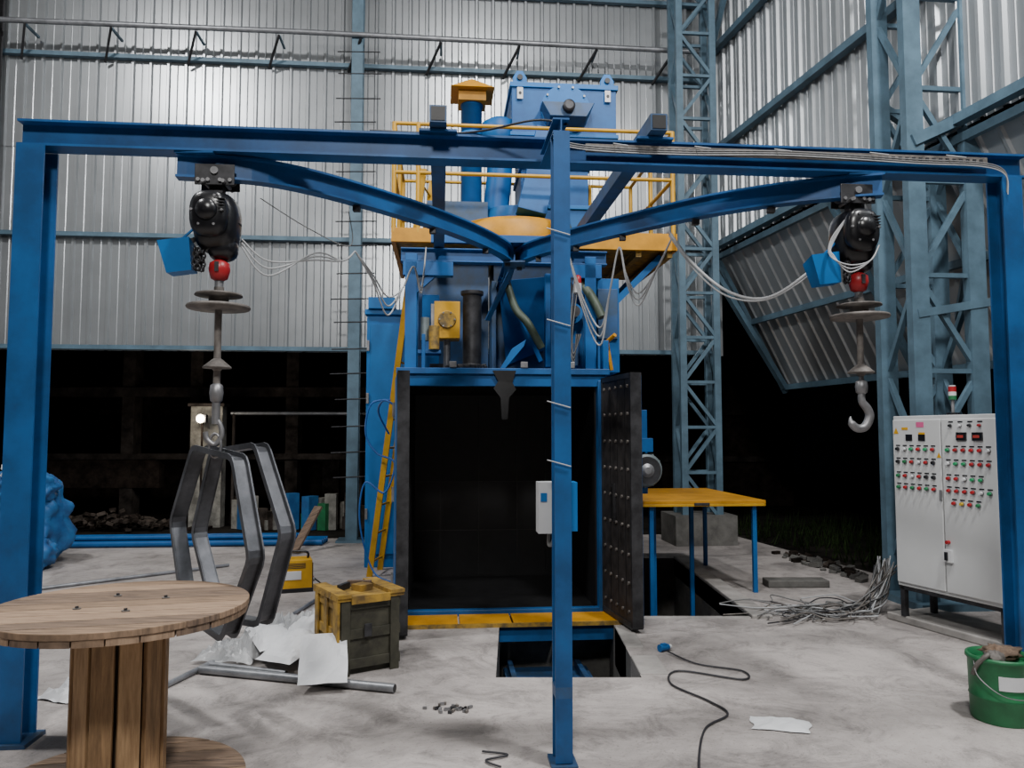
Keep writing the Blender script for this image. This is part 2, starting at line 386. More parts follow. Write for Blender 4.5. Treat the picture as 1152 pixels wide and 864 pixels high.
p.box((-1.64,3.93,2.95),(.2,.12,.012),BLUE); p.box((1.98,4.26,2.95),(.2,.12,.012),BLUE)
p.box((.02,5.95,2.96),(.4,.35,.012),BLUE); p.box((.02,5.9,2.81),(.16,.25,.012),BLUED)
p.bar((.0,6.0,2.8),(-.2,6.2,2.42),.05,.012,BLUE); 
p.done(G)
p=B('cable_tray',MG); 
p.box((1.30,-.068,3.035),(2.3,.010,.045),RUSTY)
for k in range(57): p.box((.17+k*.04,-.0745,3.035),(.02,.003,.018),DARKST)
pp=cr([(-.02,-.12,3.04),(.2,-.085,3.025),(.7,-.085,3.02),(1.3,-.085,3.035),(2.0,-.085,3.015),(2.4,-.085,3.01),(2.53,-.10,2.96),(2.54,-.1,2.85)],6); p.tube(pp,.005,CABLEG,6)
p.tube([q+V((0,.0,.012)) for q in pp],.004,CABLEG,6); p.tube([q+V((0,-.005,-.012)) for q in pp],.003,CABLEW,6)
p.tube(cr([(-.02,-.5,2.98),(-.15,-.25,3.1),(-.5,-.05,3.1),(-1,-.05,3.095)],6),.006,CABLEB,6)
for x in (.3,.75,1.2,1.75,2.2): p.tube([(x,-.08,3.06),(x+.06,-.16,3.02)],.003,CABLEW,5)
p.done(G)
b=B('post_junction_box',MG); b.bb((-.155,-.43,1.03),(-.05,-.33,1.27),WHITE); b.bb((-.05,-.435,1.04),(.03,-.33,1.27),BLUEL); b.box((-.13,-.432,1.2),(.03,.006,.04),BLUEL)
b.tube(cr([(-.1,-.38,1.03),(-.1,-.38,.97),(-.08,-.4,1.0),(-.04,-.42,1.2)],5),.008,CABLEG,6)
for z in (1.35,1.62,2.0,2.43): b.tube([(-.13,-.55,z+.03),(-.02,-.55,z)],.003,CABLEW,5)
b.done(None,.004)

# ------------------------------------------------------------------ hoists
def hoist(M,side):
    root=empty('electric_chain_hoist')
    p=B('trolley',M)
    for sx in (-1,1):
        p.box((0,sx*.055,-.0),(.20,.010,.11),DARKST)
        for x in (-.06,.06): p.cyl((x,sx*.05,.0),(x,sx*.03,.0),.03,STEEL)
        for x in (-.08,-.03,.03,.08): p.cyl((x,sx*.06,-.03),(x,sx*.072,-.03),.010,STEEL,n=8)
        p.cyl((0,sx*.06,.02),(0,sx*.07,.02),.02,STEEL,n=12)
    p.cyl((-.05,-.09,-.04),(-.05,.09,-.04),.010,STEEL); p.cyl((.05,-.09,-.04),(.05,.09,-.04),.010,STEEL)
    p.box((0,0,-.08),(.07,.06,.07),DARKST)
    p.done(root,.003)
    p=B('motor_body',M)
    p.blob((0,.02,-.24),(.115,.12,.16),BLK2,1,.01,2,40,power=.72)
    p.blob((-.01,-.10,-.22),(.095,.055,.12),BLK2,2,.01,2,36,power=.75)
    p.lathe((-.01,-.165,-.21),[(.01,-.012),(.045,-.008),(.055,.01),(.055,.05)],BLK2,24,'Y')
    p.blob((.03,.02,-.37),(.075,.08,.07),BLK2,3,.02,2,28,power=.8)
    p.lathe((0,.02,-.24),[(.112,-.004),(.119,-.003),(.119,.003),(.112,.004)],DARKST,36)
    for k in range(5): p.box((.05,-.135+.0*k,-.15-k*.016),(.05,.03,.004),DARKST)
    for a in range(6): p.cyl((-.01+.075*math.cos(a*1.047),-.15,-.21+.085*math.sin(a*1.047)),(-.01+.075*math.cos(a*1.047),-.12,-.21+.085*math.sin(a*1.047)),.007,STEEL,n=8)
    p.done(root)
    p=B('chain_bucket',M)
    x=side*.19
    vs=[(-.06,-.05,-.14),(.065,-.05,-.14),(.065,.05,-.14),(-.06,.05,-.14),(-.085,-.06,.03),(.075,-.06,.03),(.075,.06,.0),(-.085,.06,.0)]
    R=Matrix.Rotation(math.radians(8*side),3,'Y')
    p.add([V((x,0,-.37))+R@V(q) for q in vs],[(0,3,2,1),(0,1,5,4),(1,2,6,5),(2,3,7,6),(3,0,4,7)],BLUEL)
    p.bar((x+.06*-side,0,-.34),(side*.05,0,-.30),.02,.02,DARKST)
    p.bar((x,0,-.345),(side*.04,0,-.2),.010,.010,BLUEL)
    p.done(root)
    p=B('chain_and_block',M)
    for k in range(9):
        z=-.40-k*.012; r=.010
        path=[V((.03+(r*math.cos(a) if k%2 else 0),(0 if k%2 else r*math.cos(a)),z+.012*math.sin(a))) for a in [i*math.pi/4 for i in range(8)]]
        p.tube(path,.004,DARKST,5,True)
    for j in range(6):
        for k in range(5):
            z=-.40-k*.022; X=side*.085+.012*math.sin(j*2); r=.010
            path=[V((X+(r*math.cos(a) if (k+j)%2 else 0)+j*.005,(j-2)*.01-.05+(0 if (k+j)%2 else r*math.cos(a)),z+.015*math.sin(a))) for a in [i*math.pi/4 for i in range(8)]]
            p.tube(path,.005,DARKST,5,True)
    p.lathe((0.02,0,-.49),[(.015,-.06),(.042,-.045),(.054,0),(.05,.035),(.02,.055)],RED,20)
    p.box((0.02,0,-.48),(.02,.115,.05),DARKST)
    p.cyl((.02,0,-.54),(.02,0,-.58),.022,STEEL)
    p.done(root)
    p=B('swivel_discs',M)
    p.lathe((.02,0,-.66),[(.02,.06),(.05,.05),(.115,.045),(.12,.035),(.05,.03),(.05,-.01),(.155,-.016),(.16,-.026),(.155,-.034),(.03,-.04)],RUSTY,36)
    p.cyl((.02,0,-.58),(.02,0,-.64),.025,RUSTY)
    p.cyl((.02,0,-.69),(.02,0,-.97),.018,RUSTY)
    p.lathe((.02,0,-.98),[(.015,.03),(.03,.02),(.07,-.015),(.072,-.022),(.03,-.02),(.015,-.04)],RUSTY,28)
    p.done(root)
    return root
M1=RZ(5,(-1.545,3.96,2.84)); h1=hoist(M1,-1)
M2=RZ(5,(1.93,4.28,2.84)); h2=hoist(M2,-1)
p=B('lower_hook_shank',M1)
p.cyl((.02,0,-.99),(.02,0,-1.1),.018,RUSTY)
p.lathe((.02,0,-1.13),[(.016,.05),(.03,.04),(.035,0),(.03,-.04),(.02,-.05)],STEEL,16)
p.cyl((.02,0,-1.17),(.02,0,-1.29),.020,STEEL)
p.tube(cr([(.02,0,-1.26),(.045,0,-1.30),(.05,0,-1.35),(.02,0,-1.395),(-.02,0,-1.37),(-.03,0,-1.33)],6),.014,STEEL,8)
p.done(h1)
p=B('lower_hook',M2)
p.cyl((.02,0,-.99),(.02,0,-1.06),.014,STEEL)
p.lathe((.02,0,-1.08),[(.014,.04),(.03,.03),(.034,0),(.03,-.03),(.018,-.04)],STEEL,16)
hp=cr([(.02,0,-1.11),(.02,0,-1.16),(.05,0,-1.2),(.062,0,-1.245),(.035,0,-1.30),(-.01,0,-1.31),(-.045,0,-1.28),(-.05,0,-1.245)],6)
p.tube(hp,[.018+.006*math.sin(math.pi*i/(len(hp)-1)) if i<len(hp)-6 else .018*(len(hp)-i)/7 for i in range(len(hp))],STEEL,10)
p.done(h2)
hx=empty('hexagonal_steel_frames')
def hexa(name,c,yaw,roll,R=.50):
    M=Matrix.Translation(V(c))@Matrix.Rotation(math.radians(yaw),4,'Z')@Matrix.Rotation(math.radians(roll),4,'Y')
    p=B(name,M); path=[]
    for k in range(6):
        a0=V((R*math.cos(k*math.pi/3),0,R*math.sin(k*math.pi/3)))
        pv=V((R*math.cos((k-1)*math.pi/3),0,R*math.sin((k-1)*math.pi/3))); nx=V((R*math.cos((k+1)*math.pi/3),0,R*math.sin((k+1)*math.pi/3)))
        path+=[a0+(pv-a0)*.07,a0+((pv-a0)+(nx-a0))*.018,a0+(nx-a0)*.07]
    p.sweep(path,[(-.004,-.038),(.004,-.038),(.004,.038),(-.004,.038)],HEXM,up=(0,1,0),closed=True)
    p.sweep(path,[(-.026,.032),(.004,.032),(.004,.040),(-.026,.040)],HEXM,up=(0,1,0),closed=True)
    p.sweep(path,[(-.026,-.040),(.004,-.040),(.004,-.032),(-.026,-.032)],HEXM,up=(0,1,0),closed=True)
    p.done(hx)
hexa('frame_left',(-1.535,3.99,.965),-47,5)
hexa('frame_right',(-1.435,4.09,.98),-45,-5)
p=B('sling_ring'); p.tube([V((-1.525+.03*math.cos(a),3.96,1.44+.06*math.sin(a))) for a in [i*math.pi/8 for i in range(16)]],.008,STEEL,6,True); p.done(hx)

# festoon cables
c=B('festoon_cable')
for k in range(3):
    o=.02*k
    c.tube(cr([(-1.42,3.98,2.52-o),(-1.30,4.05,2.42-o*2),(-1.1,4.25,2.47+o),(-.98,4.4,2.50),(-.93,4.5,2.58)],8),.005,CABLEW,6)
    c.tube(cr([(-.93,4.5,2.58),(-.86,4.7,2.48-o),(-.8,4.9,2.38-o*3),(-.72,5.0,2.45),(-.66,5.1,2.62),(-.62,5.2,2.5-o),(-.6,5.3,2.8)],8),.005,CABLEW,6)
    c.tube(cr([(.40,5.42,2.8),(.50,5.35,2.45-o*2),(.60,5.2,2.22-o*3),(.66,5.15,2.45),(.72,5.1,2.75),(.76,5.05,2.55-o),(.83,5.0,2.42-o*2),(.93,4.9,2.55),(1.02,4.82,2.75)],8),.006,CABLEW,6)
c.tube(cr([(1.0,4.82,2.78),(1.12,4.7,2.55),(1.3,4.6,2.36),(1.5,4.5,2.30),(1.7,4.4,2.42),(1.86,4.32,2.6)],8),.010,CABLEW,6)
c.tube(cr([(1.0,4.82,2.76),(1.14,4.7,2.50),(1.3,4.6,2.33),(1.5,4.5,2.29),(1.7,4.4,2.40),(1.84,4.32,2.55)],8),.006,CABLEW,6)
c.tube(cr([(-.96,4.45,2.8),(-.95,4.45,2.6),(-1.15,4.3,2.66),(-1.35,4.05,2.76)],8),.003,CABLEG,5)
for t in (lt[12:38:5]+rt[8:34:5]): c.box((t.x,t.y,2.80),(.04,.04,.03),DARKST)
c.done()
c=B('hoist_flex_cable')
for k in range(3):
    c.tube(cr([(1.86,4.2,2.70),(1.76,4.18,2.57-.02*k),(1.74+.01*k,4.15,2.47),(1.82,4.10,2.41-.02*k),(1.93,4.09,2.43),(1.99,4.11,2.52)],8),.004,CABLEW,6)
c.done()

# ------------------------------------------------------------------ machine
MC=RZ(5.2,(0,6.5,0))
MA=empty('shot_blasting_machine')
p=B('chamber_shell',MC)
p.bb((-.95,0,0),(-.88,1.7,2.0),BLUEM); p.bb((.73,0,0),(.80,1.7,2.0),BLUEM); p.bb((-.95,1.64,0),(.80,1.7,2.0),BLUEM)
p.bb((-.95,-.02,1.90),(.80,.1,2.0),BLUEM); p.bb((-.95,.0,1.99),(-.14,1.7,2.05),BLUEM); p.bb((-.02,.0,1.99),(.80,1.7,2.05),BLUEM)
p.bb((-.97,-.05,2.0),(.83,.12,2.05),BLUE); p.bb((-.90,-.03,.0),(.76,.04,.05),BLUE)
p.bb((.73,-.04,0),(.79,.0,1.95),BLUE); p.bb((-.94,-.04,0),(-.885,.0,1.95),BLUE)
p.done(MA,.004)
p=B('rubber_lining',MC)
p.bb((-.88,.05,.02),(-.865,1.64,1.9),BLACK); p.bb((.715,.05,.02),(.73,1.64,1.9),BLACK); p.bb((-.87,1.6,.02),(.72,1.64,1.92),BLACK); p.bb((-.87,.04,.01),(.72,1.6,.03),BLACK); p.bb((-.87,.1,1.9),(.72,1.6,1.92),BLACK)
for x in (-.6,-.2,.2,.5): p.bb((x-.004,1.595,.03),(x+.004,1.60,1.9),BLK2)
for z in (.5,1.0,1.5): p.bb((-.86,1.595,z-.004),(.71,1.60,z+.004),BLK2)
p.add([(-.17,-.055,2.03),(.03,-.055,2.03),(-.0,-.05,1.93),(.03,-.05,1.87),(-.03,-.05,1.80),(-.04,-.05,1.62),(-.09,-.05,1.62),(-.10,-.05,1.80),(-.16,-.05,1.88),(-.12,-.05,1.94)],[tuple(range(10))],BLACK)
p.done(MA)
p=B('threshold_plates',MC)
for k in range(4):
    x=-.86+k*.42; p.bb((x,-.40,.004),(x+.405,-.05,.022),ORG)
p.bb((-.88,-.42,.0),(.84,-.40,.03),YELD)
p.done(MA)
def door(name,h,f,sgn):
    h=V(h);f=V(f); d=(f-h); w=d.length; a=math.degrees(math.atan2(d.y,d.x)); M=RZ(a,h)
    p=B(name,M); s=sgn
    p.bb((0,-.03,.06),(w,.03,1.95),DOORM)
    p.bb((0,s*-.03,.06),(w,s*-.05,1.95),BLUEM)
    p.bb((0,s*.03,.06),(w,s*.036,1.95),DOORM)
    for i in range(5):
        for j in range(9):
            p.cyl((.07+i*(w-.14)/4,s*.036,.15+j*.215),(.07+i*(w-.14)/4,s*.048,.15+j*.215),.013,RUSTY,n=8)
    for i in (1,2,3): p.bb((i*w/4-.004+.03,s*.036,.07),(i*w/4+.004+.03,s*.038,1.93),BLACK)
    p.bb((w-.02,-.045,.04),(w+.01,.045,1.97),DARKST); p.bb((0,-.045,.04),(.03,.045,1.97),DARKST); p.bb((0,-.045,1.93),(w,.045,1.97),DARKST); p.bb((0,-.045,.03),(w,.045,.07),DARKST)
    p.box((w*.45,s*.05,.95),(.05,.02,.30),DARKST); p.box((w*.45,s*.062,.95),(.02,.01,.25),BLACK)
    for z in (.3,1.0,1.7): p.cyl((-.02,s*-.05,z-.06),(-.02,s*-.05,z+.06),.02,STEEL)
    p.done(MA)
door('door_left',(-.925,6.40,0),(-.805,5.70,0),1)
door('door_right',(.80,6.54,0),(.945,5.88,0),-1)
p=B('roof_drive_unit',MC)
for x in (-.86,.70):
    p.ib([(x,.15,2.05),(x,.15,3.05)],.1,.1,BLUEM,up=(0,1,0)); p.ib([(x,1.5,2.05),(x,1.5,3.3)],.1,.1,BLUEM,up=(0,1,0))
p.ib([(-.95,.15,3.04),(.85,.15,3.04)],.1,.12,BLUE)
p.bb((-.93,.1,2.86),(-.5,.2,2.98),BLUEM); p.bb((.4,.1,2.86),(.8,.2,2.98),BLUEM)
for s in (-1,1):
    p.bar((-.86 if s<0 else .7,.15,2.7),(-.55 if s<0 else .4,.15,2.98),.05,.05,BLUEM)
p.bb((-.82,.85,2.05),(-.15,1.6,3.2),BLUED); p.bb((-.1,.85,2.05),(.68,1.6,3.2),BLUED)
p.bb((-.78,.70,2.1),(-.62,.86,2.8),BLUEM)
p.bb((-.14,.5,2.05),(-.10,.9,2.9),BLUED)
p.add([(-.08,.5,2.9),(.38,.5,2.95),(.38,.82,2.3),(.02,.82,2.15),(-.08,.9,2.9),(.38,.9,2.95)],[(0,3,2,1),(0,1,5,4)],BLUEM)
p.bar((.36,.4,2.1),(.36,.4,2.95),.05,.08,BLUEM,up=(0,1,0)); p.bar((-.05,.45,2.95),(.30,.4,2.15),.06,.04,BLUEM)
p.bb((-.7,.35,2.05),(-.2,.75,2.12),DARKST)
p.lathe((-.33,.25,2.05),[(.10,0),(.10,.05),(.082,.06),(.082,.66),(.10,.67),(.10,.70)],DARKST,28)
p.lathe((-.38,.22,2.06),[(.17,0),(.17,.03),(.05,.04)],DARKST,30)
for k in range(18):
    a=k*math.pi/9; p.box((-.38+.175*math.cos(a),.22+.175*math.sin(a),2.075),(.02,.02,.03),DARKST,(0,0,math.degrees(a)))
p.bb((-.66,.12,2.32),(-.44,.36,2.64),YEL); p.bb((-.69,.14,2.34),(-.64,.34,2.62),STEEL); p.lathe((-.55,.12,2.48),[(.07,-.02),(.08,0)],YELD,24,'Y')
for a in range(6): p.cyl((-.55+.065*math.cos(a*1.047),.10,2.48+.065*math.sin(a*1.047)),(-.55+.065*math.cos(a*1.047),.09,2.48+.065*math.sin(a*1.047)),.008,STEEL,n=6)
p.cyl((-.66,.1,2.22),(-.66,.1,2.42),.045,YELD); p.cyl((-.74,.16,2.3),(-.74,.16,2.5),.04,MOT); p.box((-.7,.2,2.2),(.2,.2,.03),BLUE)
p.cyl((-.55,.24,2.05),(-.55,.24,2.32),.03,STEEL); p.bar((-.75,.1,2.05),(-.75,.1,2.35),.03,.03,BLUEM)
p.add([(-.10,-.02,2.05),(-.06,-.02,2.05),(.10,-.02,2.24),(.12,-.02,2.3),(0.0,-.02,2.22),(-.10,.1,2.05),(-.06,.1,2.05),(.10,.1,2.24),(.12,.1,2.3),(0,.1,2.22)],[(0,1,2,3,4),(9,8,7,6,5),(0,5,6,1),(1,6,7,2),(2,7,8,3),(3,8,9,4),(4,9,5,0)],BLUEM)
p.bb((.42,.25,2.05),(.66,.7,2.75),BLUEM); p.bb((.44,.22,2.1),(.62,.26,2.3),BLUED)
p.cyl((.54,.25,2.55),(.54,.1,2.55),.09,BLUEM); p.cyl((.54,.1,2.55),(.54,.0,2.55),.05,DARKST)
for x in (-.5,0.1,.5): p.box((x,-.03,2.08),(.06,.05,.05),STEEL)
p.bb((.83,-.02,2.02),(.78,.1,2.3),BLUEM)
p.done(MA,.003)
p=B('hoses',MC)
p.tube(cr([(-.02,.3,2.85),(.05,.2,2.6),(.15,.1,2.45),(.27,.15,2.25)],8),.035,HOSE,10)
p.tube(cr([(.55,.7,3.6),(.62,.6,3.3),(.60,.3,2.95),(.70,.08,2.7),(.78,0,2.5)],8),.04,HOSE,10)
p.tube(cr([(.5,.4,3.9),(.52,.35,3.4),(.45,.3,3.0)],8),.03,CABLEG,10)
for k in range(5): p.tube(cr([(.50+.02*k,.0,2.85),(.48+.01*k,-.02,2.4),(.52,-.04,2.1+.02*k),(.55+.01*k,-.02,2.35)],8),.005,CABLEB if k%2 else CABLEG,6)
p.lathe((.57,.0,2.82),[(.03,-.04),(.03,0),(.028,.03),(.01,.045)],RED,16); p.lathe((.57,0,2.75),[(.032,-.04),(.032,.04)],WHITE,16)
p.done(MA)
p=B('service_platform',MC)
p.bb((-1.02,.55,3.28),(1.60,2.2,3.33),YELD); p.bb((-1.02,.50,3.25),(-.70,.55,3.38),ORG); p.bb((.55,.50,3.22),(1.60,.55,3.38),ORG); p.bb((1.56,.5,3.22),(1.61,2.2,3.38),ORG); p.bb((-1.06,.5,3.25),(-1.02,2.2,3.38),ORG)
p.bb((-.70,.50,3.25),(.55,.55,3.33),BLUEM)
for x in (.85,1.25,1.55): p.bar((x,.55,3.2),(x,2.2,3.2),.05,.07,YELD)
p.bar((1.50,.7,3.2),(.8,.7,2.5),.06,.06,BLUEM); p.bar((1.50,2.0,3.2),(.8,2.0,2.5),.06,.06,BLUEM)
R=.019
for (a,b) in (((-1.04,.52),(1.58,.52)),((1.58,.52),(1.58,2.15)),((-1.04,.52),(-1.04,2.15)),((-1.04,2.15),(1.58,2.15))):
    for z in (3.9,4.36): p.tube([(a[0],a[1],z),(b[0],b[1],z)],R,YEL)
for x,y in ((-1.04,.52),(-.82,.52),(1.58,.52),(1.58,1.3),(1.58,2.15),(1.1,2.15),(-1.04,1.4),(-1.04,2.15)): p.tube([(x,y,3.34),(x,y,4.37)],R*1.2,YEL)
p.done(MA)
p=B('separator_cover',MC); p.lathe((.12,1.15,3.33),[(.62,0),(.62,.16),(.56,.21),(.3,.26)],ORG,36); p.lathe((.12,1.15,3.33),[(.3,.26),(.28,.4)],BLUEM,24); p.done(MA)
p=B('bucket_elevator',Matrix.Translation(V((.03,0,-.15)))@MC)
p.bb((.16,1.05,3.5),(.84,1.75,4.7),BLUEM)
for z in (3.9,4.3): p.bb((.14,1.03,z),(.86,1.77,z+.04),BLUEL)
p.bb((.06,1.0,4.65),(1.12,1.8,5.15),BLUEM); p.bb((.04,.98,4.62),(1.14,1.82,4.66),BLUEL); p.bb((.04,.98,5.12),(1.14,1.82,5.17),BLUEL)
p.lathe((.60,.99,4.90),[(.25,-.02),(.25,.02)],BLUEL,40,'Y')
p.lathe((.60,.80,4.85),[(.04,-.06),(.06,-.05),(.06,.05)],DARKST,20,'Y')
for k in range(10):
    a=k*math.pi*.2; p.cyl((.60+.23*math.cos(a),.95,4.90+.23*math.sin(a)),(.60+.23*math.cos(a),.99,4.90+.23*math.sin(a)),.012,STEEL,n=6)
p.add([(.34,.8,4.90),(.86,.8,4.90),(.78,.8,4.76),(.42,.8,4.76),(.34,1.0,4.90),(.86,1.0,4.90),(.78,1.0,4.70),(.42,1.0,4.70)],[(0,3,2,1),(0,1,5,4),(1,2,6,5),(2,3,7,6),(3,0,4,7)],BLUED)
for x in (.14,1.03):
    p.add([(x-.07,1.0,5.1),(x+.07,1.0,5.1),(x+.07,1.0,5.22),(x+.03,1.0,5.29),(x-.03,1.0,5.29),(x-.07,1.0,5.22)]+[(x-.07,1.03,5.1),(x+.07,1.03,5.1),(x+.07,1.03,5.22),(x+.03,1.03,5.29),(x-.03,1.03,5.29),(x-.07,1.03,5.22)],[(0,1,2,3,4,5),(11,10,9,8,7,6),(0,6,7,1),(1,7,8,2),(2,8,9,3),(3,9,10,4),(4,10,11,5),(5,11,6,0)],BLUEL)
    p.cyl((x,.995,5.22),(x,.98,5.22),.028,BLACK); p.bb((x-.03,.97,4.99),(x+.03,.98,5.11),PAPER); p.cyl((x,.97,5.05),(x,.965,5.05),.015,BLACK)
p.bar((.42,.95,4.6),(.22,.85,3.75),.28,.35,BLUEM,up=(0,1,0))
p.done(MA,.004)
p=B('exhaust_stack',Matrix.Translation(V((.0,0,-.06)))@MC)
p.lathe((-.30,1.3,3.33),[(.105,0),(.105,1.60),(.115,1.6),(.115,1.63)],BLUEM,28)
p.lathe((-.30,1.3,4.62),[(.125,0),(.125,.03)],BLUEL,28)
p.box((-.30,1.3,5.01),(.28,.28,.11),ORG)
p.add([(-.52,1.08,5.06),(-.08,1.08,5.06),(-.08,1.52,5.06),(-.52,1.52,5.06),(-.30,1.3,5.24)],[(0,3,2,1),(0,1,4),(1,2,4),(2,3,4),(3,0,4)],ORG)
p.lathe((-.02,1.2,4.50),[(.16,0),(.18,.03),(.18,.22),(.1,.27)],BLUEM,28)
p.tube(cr([(-.02,1.2,4.55),(-.02,1.2,4.2),(-.05,1.2,3.8),(-.0,1.2,3.35)],6),.13,BLUEM,20)
p.bb((-.75,1.0,3.38),(-.15,1.7,3.85),BLUED)
p.done(MA)
p=B('blast_wheel_unit',MC)
p.bb((.80,.35,.75),(1.12,1.1,1.9),BLUEM); p.bb((.98,.26,1.25),(1.10,.34,1.75),YEL); p.bb((.80,.3,2.05),(1.0,.9,2.9),BLUEM); p.bb((.80,.27,2.35),(.98,.3,2.8),BLUED)
p.lathe((1.20,.15,1.18),[(.06,0),(.14,.02),(.15,.05),(.15,.4),(.13,.45)],MOT,28,'Y'); 
p.lathe((1.20,.13,1.18),[(.12,0),(.12,.02)],DARKST,24,'Y'); p.lathe((1.20,.11,1.18),[(.03,0),(.06,.02)],STEEL,24,'Y')
for k in range(12):
    a=k*math.pi/6; p.bar((1.20+.15*math.cos(a),.22,1.18+.15*math.sin(a)),(1.20+.15*math.cos(a),.58,1.18+.15*math.sin(a)),.012,.02,MOT)
p.bb((1.02,.5,.95),(1.30,1.0,1.72),BLUEM); p.bb((1.10,.16,1.34),(1.26,.3,1.46),BLUEM); p.bb((1.07,.20,1.46),(1.17,.34,1.78),YEL)
p.bar((.88,.1,2.05),(.84,.1,2.3),.03,.03,ORG); p.tube([(.84,.1,2.3),(.89,.0,2.35)],.018,ORG)
p.done(MA,.003)
p=B('pit_conveyor',MC)
p.bb((-.08,-1.50,-.60),(.60,-.1,-.40),BLUED); p.bb((-.05,-1.5,-.40),(-.01,-.1,-.34),BLUED); p.bb((.50,-1.5,-.40),(.54,-.1,-.34),BLUED); p.bb((-.86,-.38,-.12),(.8,-.3,-.0),BLUE)
p.done(MA)
p=B('access_ladder')
a=V((-1.50,8.2,0));b=V((-.90,7.7,4.2)); o=V((.04,.42,0))
p.bar(a,b,.06,.04,YEL,up=(0,1,0)); p.bar(a+o,b+o,.06,.04,YEL,up=(0,1,0))
for k in range(14): q=a+(b-a)*((k+.5)/14); p.tube([q,q+o],.012,YEL,6)
p.done(MA)
c=B('dust_collector_cabinet',RZ(5.2,(.17,6.5,0)))
c.bb((-1.62,2.4,0),(-1.18,3.3,2.88),BLUEL); c.bb((-1.58,2.37,.15),(-1.22,2.4,2.75),BLUEL); c.bb((-1.64,2.35,2.86),(-1.16,3.35,2.92),BLUEL)
c.box((-1.28,2.355,1.6),(.03,.03,.16),DARKST)
c.bb((-1.16,1.9,0),(-1.06,2.4,2.0),BLUEM)
c.bb((-1.60,2.3,2.92),(-1.3,2.6,3.05),BLUEL)
for z in (.6,1.9,2.5): c.box((-1.60,2.36,z),(.03,.03,.12),STEEL)
c.done(None,.004)
c=B('air_hose')
c.tube(cr([(-1.25,7.9,1.85),(-1.45,7.9,1.8),(-1.5,7.9,1.5),(-1.38,7.9,1.3),(-1.2,7.9,1.2),(-1.3,7.9,.9),(-1.5,7.9,1.0),(-1.55,7.9,.6),(-1.4,7.9,.1),(-1.1,7.7,.02)],8),.010,CABLEBL,6)
c.tube(cr([(-1.05,6.9,1.75),(-1.15,6.9,1.8),(-1.25,7.2,1.7),(-1.2,7.5,1.5)],8),.010,CABLEBL,6)
c.done()
t=B('work_platform_table',RZ(5.2,(1.75,8.0,0)))
t.bb((-.70,-.70,.84),(.60,.95,.87),ORG); t.bb((-.70,-.70,.815),(.60,-.67,.84),YEL); t.bb((.57,-.70,.815),(.60,.95,.84),YEL)
t.bb((-.1,-.71,.825),(.05,-.70,.85),DARKST)
for x,y,z in ((-.50,-.65,-.9),(-.38,-.3,-.9),(.10,-.0,-.9),(.50,-.65,0),(.54,.85,0),(-.60,.85,0)):
    t.bb((x-.02,y-.02,z),(x+.02,y+.02,.84),BLUEM)
t.done(None,.003)
c=B('concrete_kerb')
c.bb((.80,4.9,-.3),(.98,5.3,.010),CONC); c.bb((.80,5.5,-.3),(.93,6.1,.010),CONC)
c.bb((1.95,6.35,-.2),(2.12,9.4,.03),CONC); c.bb((2.5,7.6,0),(3.1,7.8,.07),CONCD); c.bb((1.06,6.36,-.5),(1.95,6.42,.01),CONC)
c.done(None,.01)
c=B('cabinet_plinth',RZ(-70.7,(3.12,6.30,0))); c.bb((-.08,-.05,0),(1.5,.42,.06),CONC); c.done(None,.01)

# ------------------------------------------------------------------ control cabinet
MK=RZ(-70.7,(3.08,6.22,0))
K=empty('electrical_control_cabinet')
p=B('body',MK); p.bb((0,0,.30),(.92,.36,1.64),CAB)
p.bb((.01,-.018,.33),(.455,0,1.61),CAB); p.bb((.465,-.018,.33),(.91,0,1.61),CAB); p.done(K,.006)
p=B('stand',MK)
for x in (.03,.89):
    for y in (.03,.33): p.bb((x-.02,y-.02,.06),(x+.02,y+.02,.30),DARKST)
p.bb((.0,.01,.27),(.92,.05,.30),DARKST); p.done(K)
p=B('controls',MK)
LG=mat('lens_green',(0.03,.30,.12),.3); LY=mat('lens_yellow',(.6,.4,.03),.3)
def btn(x,z,m,r=.013):
    p.cyl((x,-.018,z),(x,-.024,z),r*1.35,STEEL,n=16); p.cyl((x,-.024,z),(x,-.042,z),r,m,r*.85,n=16); p.bb((x-.02,-.0195,z+.022),(x+.02,-.018,z+.032),BLK2)
for r,z in enumerate((1.38,1.28,1.17,1.08)):
    for i in range(6):
        lc=[BLK2,WHITE,LG,RED,LG,RED][i] if r==0 else ([BLK2,BLK2,GREEN,RED,WHITE,RED][(i+r)%6] if r<3 else (RED if i%2 else GREEN))
        btn(.06+i*.066,z,lc)
        if not(r==2 and i==5): btn(.52+i*.066,z,[LG,RED,RED,WHITE,RED,LG,RED][(i*2+r*3)%7])
for i in range(4): btn(.56+i*.066,.99,[RED,LY,RED,GREEN][i])
for i in range(2): p.bb((.14+i*.12,-.024,1.445),(.20+i*.12,-.018,1.495),BLK2)
for i in range(2):
    p.bb((.60+i*.13,-.03,1.45),(.68+i*.13,-.018,1.51),BLK2); p.bb((.61+i*.13,-.032,1.47),(.66+i*.13,-.03,1.49),mat('display_red',(.4,.05,.04),.3))
for i in range(4): btn(.55+i*.08,1.56,[BLK2,WHITE,BLK2,RED][i],.010)
p.add([(.02,-.02,1.50),(.07,-.02,1.50),(.045,-.02,1.55)],[(0,1,2)],YEL); p.bb((.10,-.02,1.53),(.16,-.018,1.55),YEL)
p.bb((.24,-.02,1.55),(.31,-.018,1.59),mat('pink_tag',(.6,.1,.25),.6)); p.bb((.26,-.02,1.47),(.32,-.0185,1.51),YEL); p.add([(.42,-.02,1.32),(.46,-.02,1.32),(.44,-.02,1.36)],[(0,1,2)],YEL)
p.box((.50,-.03,.60),(.07,.03,.09),WHITE); p.box((.50,-.05,.60),(.02,.02,.06),BLK2); p.cyl((.50,-.045,.70),(.50,-.018,.70),.014,RED)
p.bb((.44,-.03,1.0),(.455,-.018,1.08),STEEL)
